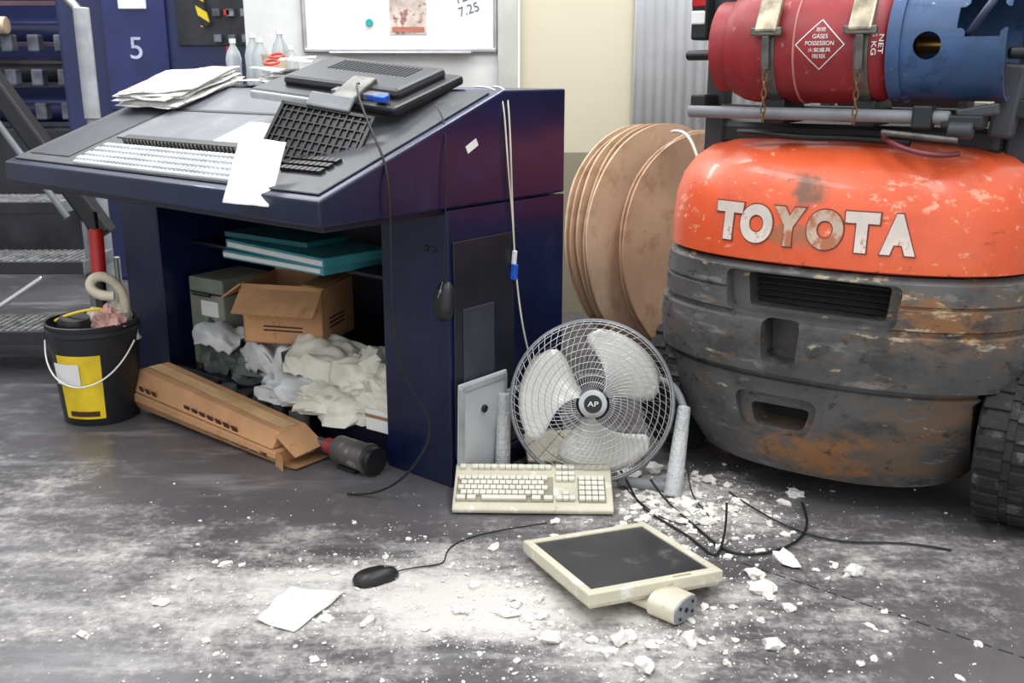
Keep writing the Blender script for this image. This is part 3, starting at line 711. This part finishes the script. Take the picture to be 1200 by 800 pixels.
# ------------------------------------------------------------- forklift
fk = empty('forklift', (.816, 2.69, 0), (0, 0, math.radians(-33.5)))
NN = 2.4
def dcurve(a, hw, r, D): return r+D*(1-(max(0, 1-abs(a/hw)**NN))**(1/NN))
def loft(name, rows, dend, mat, D=.36, n=56, fillet=0):
    bm = bmesh.new(); rings = []
    for (z, r, hw) in rows:
        ring = []
        for i in range(n+1):
            t = math.pi*(1-i/n)
            a = hw*math.copysign(abs(math.cos(t))**(2/NN), math.cos(t)); d = r+D*(1-abs(math.sin(t))**(2/NN))
            ring.append(bm.verts.new((a, d, z)))
        ring.append(bm.verts.new((hw, dend, z))); ring.append(bm.verts.new((-hw, dend, z)))
        rings.append(ring)
    for p, q in zip(rings, rings[1:]):
        for i in range(len(p)): bm.faces.new((p[i], p[(i+1) % len(p)], q[(i+1) % len(p)], q[i]))
    bm.faces.new(rings[0]); bm.faces.new(rings[-1])
    return fin(name, tomesh(bm, name), mat, fk, smooth=35)
cw = loft('counterweight', [(.075, .12, .36), (.092, .07, .42), (.18, .03, .47), (.30, .012, .515), (.385, .002, .53), (.390, .012, .52), (.402, .012, .52), (.408, -.014, .545), (.50, -.020, .552), (.556, -.014, .55),
                            (.562, .004, .535), (.572, .004, .535), (.578, -.004, .545), (.632, -.002, .545), (.636, .004, .54), (.640, .004, .54), (.644, -.002, .545), (.70, .004, .54), (.716, .02, .52)], .80, [cwblack, darkcav])
def cutter(name, s, loc, rot=(0, 0, 0), bev=.02):
    bm = bmesh.new(); addbox(bm, (0, 0, 0), s)
    bmesh.ops.bevel(bm, geom=bm.edges[:], offset=bev, segments=3, affect='EDGES')
    return fin(name, tomesh(bm, name), cwblack, fk, loc, rot)
def trap(name, w0, w1, zc, h, xc, y0, y1, rr=.22):
    # rounded trapezoid outline, tapered inwards
    c = [(-w0/2, -h/2), (w0/2, -h/2), (w1/2, h/2), (-w1/2, h/2)]; out = []; r = h*rr
    for i in range(4):
        P = Vector(c[i]); a_ = (Vector(c[i-1])-P).normalized(); b_ = (Vector(c[(i+1) % 4])-P).normalized()
        p0 = P+a_*r; p1 = P+b_*r
        for k in range(5):
            t = k/4; out.append(p0*(1-t)**2+P*2*t*(1-t)+p1*t*t)
    bm = bmesh.new()
    a = [bm.verts.new((xc+p.x, y0, zc+p.y)) for p in out]; b = [bm.verts.new((xc+p.x*.92, y1, zc+p.y*.86)) for p in out]
    bm.faces.new(a); bm.faces.new(b[::-1]); n = len(out)
    for i in range(n): bm.faces.new((a[i], b[i], b[(i+1) % n], a[(i+1) % n]))
    return fin(name, tomesh(bm, name), cwblack, fk)
cuts = [trap('c1', .50, .53, .633, .138, .0, -.1, .060),
        trap('c1b', .40, .42, .634, .105, .01, -.1, .20, .12),
        trap('c2', .10, .12, .500, .15, -.065, -.1, .085),
        trap('c3', .21, .28, .275, .145, -.075, -.1, .055, .35),
        trap('c3b', .15, .19, .262, .075, -.07, -.1, .16, .3)]
for sx in (1, -1):
    cuts.append(lathe('c4', [(0, -.2), (.265, -.2), (.265, .2), (0, .2)], cwblack, fk, (sx*.635, .33, .20), (0, math.pi/2, 0), 40))
boolcut(cw, cuts)
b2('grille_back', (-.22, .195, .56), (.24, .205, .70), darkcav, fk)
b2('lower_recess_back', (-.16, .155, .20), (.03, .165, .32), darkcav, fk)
boxes('grille_slats', [((.01, .12, .596+i*.018), (.39, .02, .004), (.5, 0, 0)) for i in range(6)], M('slat', (52, 50, 48), .6), fk)
hood = loft('rear_hood', [(.722, .016, .525), (.728, .004, .535), (.80, .004, .535), (.88, .014, .53), (.94, .032, .515), (.985, .06, .49), (1.02, .10, .45), (1.043, .15, .39), (1.053, .22, .29)], .74, orange)
word = 'TOYOTA'; xs = [-.250, -.163, -.068, .032, .128, .220]
outl = M('letter_dark_outline', (128, 54, 34), .5)  # dark outline colour round the silver letters
for i, (ch, a) in enumerate(zip(word, xs)):
    hw = .532; d0 = dcurve(a, hw, .008, .36)
    sl = (dcurve(a+.01, hw, .012, .36)-dcurve(a-.01, hw, .012, .36))/.02
    wd = .088 if ch != 'O' else .098
    text('letter_%d' % i, ch, .13, letter_w if i in (2, 3) else letter, fk, (a, d0-.001, .825), (math.pi/2-.10, 0, math.atan(sl)), ext=.004, off=.009, w=wd, h=.108)
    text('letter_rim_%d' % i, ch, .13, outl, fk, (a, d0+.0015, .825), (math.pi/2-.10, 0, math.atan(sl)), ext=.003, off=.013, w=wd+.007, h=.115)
b2('chassis', (-.46, .80, .16), (.46, 1.62, .62), cwblack, fk, bev=.03)
b2('engine_hood', (-.42, .74, .62), (.42, 1.40, 1.02), blackm, fk, bev=.05)
b2('hood_front_slab', (-.48, .42, .60), (.48, .80, .72), blackm, fk, bev=.02)
box('seat_cushion', (.46, .46, .12), (0, 1.18, 1.07), blackp, fk, bev=.04)
box('seat_back', (.44, .10, .44), (0, .90, 1.28), blackp, fk, (.12, 0, 0), bev=.04)
b2('under_tank_block', (-.40, .30, 1.02), (.40, .66, 1.10), blackm, fk, bev=.02)
postm = M('post_grey', (60, 62, 66), .5, metal=.2)
for sx in (-1, 1):
    k = 'l' if sx < 0 else 'r'
    b2('guard_post_'+k, (sx*.435-.032, .33, .95), (sx*.435+.032, .40, 2.05), postm, fk, bev=.01)
    b2('guard_front_post_'+k, (sx*.44-.025, 1.52, .5), (sx*.44+.025, 1.58, 2.05), blackm, fk, bev=.01)
    b2('guard_rail_'+k, (sx*.44-.025, .33, 2.02), (sx*.44+.025, 1.58, 2.08), blackm, fk, bev=.01)
    box('lamp_housing_'+k, (.05, .07, .17), (sx*.475, .30, 1.42), blackp, fk, bev=.008)
    box('lamp_red_'+k, (.044, .01, .06), (sx*.475, .262, 1.46), lampred, fk, bev=.006)
    box('lamp_white_'+k, (.044, .01, .04), (sx*.475, .262, 1.40), white, fk, bev=.006)
    box('post_bracket_'+k, (.05, .10, .05), (sx*.45, .28, 1.15), blackm, fk, bev=.006)
    cyl('post_knob_'+k, (sx*.50, .26, 1.29), (sx*.40, .22, 1.29), .015, blackm, fk)
    b2('mast_'+k, (sx*.30-.04, 1.66, .05), (sx*.30+.04, 1.78, 2.2), blackm, fk, bev=.008)
for i in range(7): b2('roof_bar_%d' % i, (-.43, .42+i*.18, 2.03), (.43, .45+i*.18, 2.07), blackm, fk)
b2('mast_cross', (-.3, 1.67, 1.9), (.3, 1.76, 2.0), blackm, fk)
def wheel(par, cx, cy, r, w, k):
    lathe('tyre_'+k, [(r*.55, -w/2), (r*.9, -w/2), (r*.965, -w/2+.02), (r*.965, w/2-.02), (r*.9, w/2), (r*.55, w/2)], rubber, par, (cx, cy, r), (0, math.pi/2, 0), 48)
    lathe('rim_'+k, [(0, -w*.3), (r*.3, -w*.32), (r*.5, -w*.45), (r*.57, -w*.48), (r*.57, w*.48), (r*.5, w*.45), (r*.3, w*.32), (0, w*.3)], M('rim', (150, 80, 50), .5), par, (cx, cy, r), (0, math.pi/2, 0), 32)
    tl = []
    for i in range(26):
        a = i*2*math.pi/26
        for s in (-1, 1):
            aa = a+(.12 if s > 0 else 0)
            tl.append(((s*w*.26, r*.962*math.cos(aa), r*.962*math.sin(aa)), (w*.40, r*.15, r*.075), (aa+math.pi/2, 0, 0)))
    boxes('tread_'+k, tl, rubber, par, (cx, cy, r), bev=.004)
    boxes('tread_mid_'+k, [((0, r*.955*math.cos(a), r*.955*math.sin(a)), (w*.12, r*.2, r*.05), (a+math.pi/2, 0, 0)) for a in [i*2*math.pi/26+.06 for i in range(26)]], rubber, par, (cx, cy, r))
wheel(fk, .54, .30, .235, .17, 'rr'); wheel(fk, -.49, .36, .235, .14, 'rl')
wheel(fk, .55, 1.42, .28, .16, 'fr'); wheel(fk, -.55, 1.42, .28, .16, 'fl')
b2('rear_axle', (-.42, .27, .18), (.44, .37, .28), blackm, fk, bev=.01)
cyl('tank_bar', (-.42, .10, 1.13), (.30, .10, 1.13), .017, greyp, fk)
cyl('tank_bar_rear', (-.40, .30, 1.13), (.42, .30, 1.13), .017, blackm, fk)
brk = M('brk', (66, 68, 74), .5, metal=.2)
box('bar_clamp_1', (.05, .05, .06), (.235, .10, 1.13), blackm, fk, bev=.006)
box('bar_clamp_2', (.10, .09, .035), (.33, .13, 1.12), blackm, fk, bev=.006)
box('swing_bracket', (.06, .08, .19), (.41, .26, 1.17), brk, fk, (0, .1, 0), bev=.01)
cyl('hinge_barrel', (.30, .09, 1.10), (.36, .09, 1.10), .022, brk, fk)
box('hinge_arm', (.10, .03, .03), (.36, .12, 1.145), brk, fk, (0, -.2, 0), bev=.006)
cyl('latch_pin', (.14, .07, 1.09), (.33, .07, 1.075), .008, steel_d, fk)
for i, a in enumerate((-.171, .077)):
    b2('cradle_%d' % i, (a-.03, .12, 1.10), (a+.03, .30, 1.17), blackm, fk, bev=.006)
tube('hose_dark', [(-.3, .20, 1.07), (-.2, .12, 1.075), (-.1, .13, 1.06), (.05, .16, 1.07), (.2, .14, 1.06)], .010, cableb, fk)
tube('hose_red', [(.14, .10, 1.075), (.2, .02, 1.05), (.28, .03, 1.03), (.33, .10, 1.04)], .007, M('hose_red', (120, 50, 60), .4), fk)
# gas cylinder
TY, TZ, TR = .19, 1.312, .155
tk = empty('gas_cylinder', (0, 0, 0)); tk.parent = fk
prof = [(0, 0), (.05, .002), (.10, .014), (.135, .04), (.149, .07), (TR, .10), (TR, .42), (.149, .45), (.135, .48), (.10, .50), (0, .51)]
lathe('tank_shell', prof, tankred, tk, (-.345, TY, TZ), (0, math.pi/2, 0), 56, 50)
lathe('tank_foot_ring', [(.10, -.02), (.125, -.02), (.125, .06), (.10, .06), (.10, -.02)], tankred, tk, (-.335, TY, TZ), (0, math.pi/2, 0), 48)
lathe('weld_seam', [(TR-.002, 0), (TR+.003, .002), (TR+.003, .006), (TR-.002, .008)], M('seam', (190, 120, 114), .5), tk, (-.105, TY, TZ), (0, math.pi/2, 0), 56)
col = lathe('collar', [(.134, 0), (.143, 0), (.143, .27), (.134, .27), (.134, 0)], tankblue, tk, (.145, TY, TZ), (0, math.pi/2, 0), 56)
lathe('collar_band', [(.14, 0), (.151, .002), (.151, .035), (.14, .037)], tankblue, tk, (.135, TY, TZ), (0, math.pi/2, 0), 56)
lathe('collar_bulkhead', [(0, 0), (.136, 0), (.136, .006), (0, .006)], M('bulk', (70, 24, 26), .6), tk, (.17, TY, TZ), (0, math.pi/2, 0), 48)
h1 = cyl('h1', (.235, TY-.3, TZ-.005), (.235, TY-.05, TZ-.005), .034, tankblue, tk)
h2 = cutter('h2', (.12, .2, .09), (.36, TY-.16, TZ+.06), bev=.02)
boolcut(col, [h1, h2])
cyl('valve', (.18, TY, TZ), (.32, TY, TZ), .022, brass, tk)
cyl('valve_wheel', (.30, TY-.05, TZ), (.30, TY-.08, TZ), .03, tankblue, tk)
tube('gas_hose', [(.30, TY-.06, TZ), (.34, TY-.16, TZ+.03), (.38, TY-.17, TZ+.10), (.42, TY-.1, TZ+.16), (.47, TY, TZ+.08), (.47, .3, 1.2)], .009, M('gas_hose', (52, 60, 84), .4), tk)
buck = M('buckle', (158, 148, 128), .4, metal=.6, var=.3, scale=20)
for i, a in enumerate((-.171, .077)):
    lathe('strap_%d' % i, [(TR, 0), (TR+.005, 0), (TR+.005, .035), (TR, .035), (TR, 0)], steel_d, tk, (a-.017, TY, TZ), (0, math.pi/2, 0), 48)
    box('buckle_%d' % i, (.06, .022, .10), (a, TY-.155, TZ+.075), buck, tk, (-.5, 0, 0), .006)
    box('buckle_bar_%d' % i, (.085, .02, .022), (a, TY-.172, TZ+.035), steel_d, tk, (0, 0, 0), .004)
    box('latch_%d' % i, (.02, .012, .09), (a, TY-.168, TZ-.02), steel_d, tk, (.15, 0, 0), .003)
    links = []
    for j in range(7):
        zc = TZ-.065-j*.021; yy = TY-.162+.0005*j
        t = []
        for q in range(10):
            an = q*math.pi/5
            u, v = .006*math.cos(an), .014*math.sin(an)
            t.append((a+(u if j % 2 else 0), yy+(0 if j % 2 else u), zc+v))
        links.append(t)
    tube('chain_%d' % i, links, .0022, M('chain', (120, 92, 62), .5, metal=.6), tk, cyclic=True, kind='POLY')
def onshell(a, phi, e=.0012):
    return (a, TY-(TR+e)*math.cos(phi), TZ+(TR+e)*math.sin(phi))
def decal(name, ca, cp, half, mat, e, ring=None):
    bm = bmesh.new(); n = 10; g = {}
    for i in range(-n, n+1):
        for j in range(-n, n+1):
            if abs(i)+abs(j) <= n: g[i, j] = bm.verts.new(onshell(ca+half*i/n, cp+half*j/n/TR, e))
    for i in range(-n, n):
        for j in range(-n, n):
            q = [(i, j), (i+1, j), (i+1, j+1), (i, j+1)]
            v = [g[k] for k in q if k in g]
            if len(v) >= 3: bm.faces.new(v)
    return fin(name, tomesh(bm, name), mat, tk, smooth=60)
decal('hazard_diamond', -.03, .0, .066, white, .0012); decal('hazard_diamond_fill', -.03, .0, .062, tankred, .0020)
for i, (s, ph, w) in enumerate([('GASES', .13, .04), ('易燃', .24, .025), ('火氣爐具', -.09, .06), ('POSSESSION', .02, .075), ('FIRE RISK', -.19, .035)]):
    y_, z_ = onshell(0, ph, .003)[1:]
    text('label_%d' % i, s, .016, white, tk, (-.03, y_, z_), (math.pi/2-ph, 0, 0), ext=.0003, w=w, h=.011)
text('weight_mark', 'NET\n5 KG', .03, white, tk, (.118, onshell(0, .05)[1]-.002, TZ+.0), (math.pi/2, math.pi/2, 0), ext=.0003, w=.055, h=.03)

# ------------------------------------------------------------- background press, stairs
pr = empty('printing_press', (0, 0, 0))
pn = M('press_navy', (36, 42, 86), .35, var=.15, scale=1.5); pk = M('press_black', (38, 38, 44), .4, var=.4, scale=5)
b2('unit_side', (-2.62, 6.0, 0), (-1.35, 8.2, 2.4), pn, pr, bev=.02)
b2('unit_panel', (-2.34, 5.97, 1.02), (-1.98, 6.0, 1.85), M('press_panel', (32, 40, 94), .3), pr)
b2('unit_recess', (-1.92, 5.98, 1.38), (-1.4, 6.0, 2.2), pk, pr)
text('unit_number', '5', .2, M('num', (190, 195, 220), .5), pr, (-2.16, 5.965, 1.36), (math.pi/2, 0, 0), ext=.001, w=.07, h=.12)
b2('unit_label', (-2.24, 5.96, 1.58), (-2.08, 5.968, 1.64), white, pr)
b2('unit_base_l', (-5.5, 6.3, 0), (-2.62, 8.2, .9), pk, pr, bev=.02)
b2('unit_back_l', (-5.5, 7.2, .9), (-2.62, 8.2, 2.6), pn, pr, bev=.02)
for i in range(5):
    cyl('roller_%d' % i, (-5.2, 6.55, 1.0+i*.24), (-2.64, 6.55, 1.0+i*.24), .08, pk if i % 2 else pn, pr)
    b2('cross_%d' % i, (-5.4, 6.38, .9+i*.24), (-2.6, 6.44, .93+i*.24), M('x%d' % i, (60+8*i, 64, 78), .3), pr)
cyl('roller_tan', (-5.2, 6.2, 1.50), (-3.0, 6.2, 1.50), .05, M('tan', (206, 184, 156), .4), pr)
boxes('press_latches', [((-2.72-.16*(i % 4), 6.28, 1.0+.2*(i//4)), (.07, .08, .10)) for i in range(12)], M('latch_mix', (90, 92, 104), .4, var=.4, scale=8), pr, bev=.01)
hz, nt, b = nm('hazard_stripes'); sp = nt.nodes.new('ShaderNodeSeparateXYZ'); nt.links.new(tc(nt), sp.inputs[0])
f = mth(nt, 'FRACT', mth(nt, 'MULTIPLY', mth(nt, 'ADD', sp.outputs[0], sp.outputs[2]), 9.0))
nt.links.new(mixc(nt, mth(nt, 'GREATER_THAN', f, .5), rgba((230, 200, 40)), rgba((25, 25, 25))), b.inputs['Base Color'])
box('hazard_strip', (.05, .02, .75), (-1.82, 5.93, 1.85), hz, pr, (0, -.22, 0), bev=0)
boxes('press_fittings', [((-1.68+.08*(i % 4), 5.96, 1.42+.14*(i//4)), (.04, .05, .04)) for i in range(12)], M('fit', (110, 112, 124), .4, var=.4, scale=12), pr)
boxes('press_fittings_red', [((-1.62+.16*(i % 2), 5.96, 1.36+.2*(i//2)), (.03, .05, .03)) for i in range(4)], red, pr)
cyl('grey_column', (-2.18, 5.3, 1.0), (-2.18, 5.3, 1.55), .04, M('col', (176, 178, 182), .4), pr)
cyl('grey_column_lower', (-2.18, 5.3, 0), (-2.18, 5.3, 1.05), .03, M('col2', (150, 152, 156), .4), pr)
tube('grab_rail', [(-2.18, 5.3, 1.5), (-2.2, 5.3, 1.6), (-2.5, 5.3, 1.8), (-2.8, 5.3, 1.85)], .025, steel, pr)
stw = empty('metal_step_stair', (0, 0, 0))
tm = M('tread_metal', (158, 158, 158), .45, metal=.3, var=.25, scale=20)
tdk = M('tread_under', (44, 44, 48), .6)
for i, (y0_, z0_, xr) in enumerate([(4.02, .19, -1.78), (4.36, .42, -1.90), (4.70, .64, -2.13)]):
    tl = []
    for j in range(14):
        for k in range(30): tl.append(((xr-.02-k*.031, y0_+.01+j*.021, z0_+.003), (.018, .010, .010)))
    boxes('tread_studs_%d' % i, tl, tm, stw)
    b2('tread_%d' % i, (xr-.94, y0_-.005, z0_-.03), (xr, y0_+.30, z0_), tdk, stw)
    b2('tread_lip_%d' % i, (xr-.94, y0_-.015, z0_-.05), (xr, y0_-.003, z0_+.006), tdk, stw)
    b2('tread_side_%d' % i, (xr-.004, y0_-.015, z0_-.05), (xr+.008, y0_+.30, z0_+.01), greyp, stw)
extr('stringer', [(3.98, 0), (4.12, 0), (5.05, .66), (5.05, .78), (4.95, .78), (3.98, .13)], -2.78, -2.75, blackm, stw)
cyl('leg_1', (-1.86, 4.62, 0), (-1.86, 4.62, .40), .015, steel, stw); cyl('leg_2', (-2.1, 4.95, 0), (-2.1, 4.95, .62), .015, steel, stw)
cyl('leg_3', (-2.7, 4.95, 0), (-2.7, 4.95, .62), .015, steel, stw)
box('rail_guard', (.08, .10, 1.15), (-2.13, 4.45, 1.02), blackp, stw, (0, math.radians(-32), 0), .012)
cyl('rail_tube', (-2.42, 4.38, 1.36), (-1.95, 4.36, .62), .014, greyp, stw)
cyl('rail_post', (-1.90, 4.42, .0), (-1.90, 4.42, .60), .018, greyp, stw)
cyl('rail_brace', (-2.6, 4.0, .0), (-1.98, 4.12, .40), .012, steel, stw)

# ------------------------------------------------------------- lights, world, camera
w = bpy.data.worlds.new('w'); sc.world = w; w.use_nodes = True
w.node_tree.nodes['Background'].inputs[0].default_value = (.95, .98, 1, 1); w.node_tree.nodes['Background'].inputs[1].default_value = 1.3
def area(name, loc, sx, sy, p, col=(.98, .99, 1.0)):
    l = bpy.data.lights.new(name, 'AREA'); l.shape = 'RECTANGLE'; l.size = sx; l.size_y = sy; l.energy = p; l.color = col
    o = bpy.data.objects.new(name, l); COL.objects.link(o); o.location = loc; return o
area('ceiling_light_1', (-1.2, 2.2, 3.6), .5, 3.0, 56)
area('ceiling_light_2', (1.3, 1.6, 3.6), .5, 3.0, 52)
area('ceiling_light_3', (-2.6, 5.6, 3.5), 2.5, .5, 90)
area('ceiling_light_4', (.3, 4.3, 3.5), 2.5, .4, 60)
cam = bpy.data.cameras.new('camera'); co = bpy.data.objects.new('camera', cam); COL.objects.link(co)
co.location = (0, 0, 1.25); co.rotation_euler = (math.radians(90-15.3), 0, 0)
cam.lens = 35; cam.sensor_width = 36; cam.clip_start = .05
cam.dof.use_dof = True; cam.dof.focus_distance = 2.9; cam.dof.aperture_fstop = 5.0
sc.camera = co
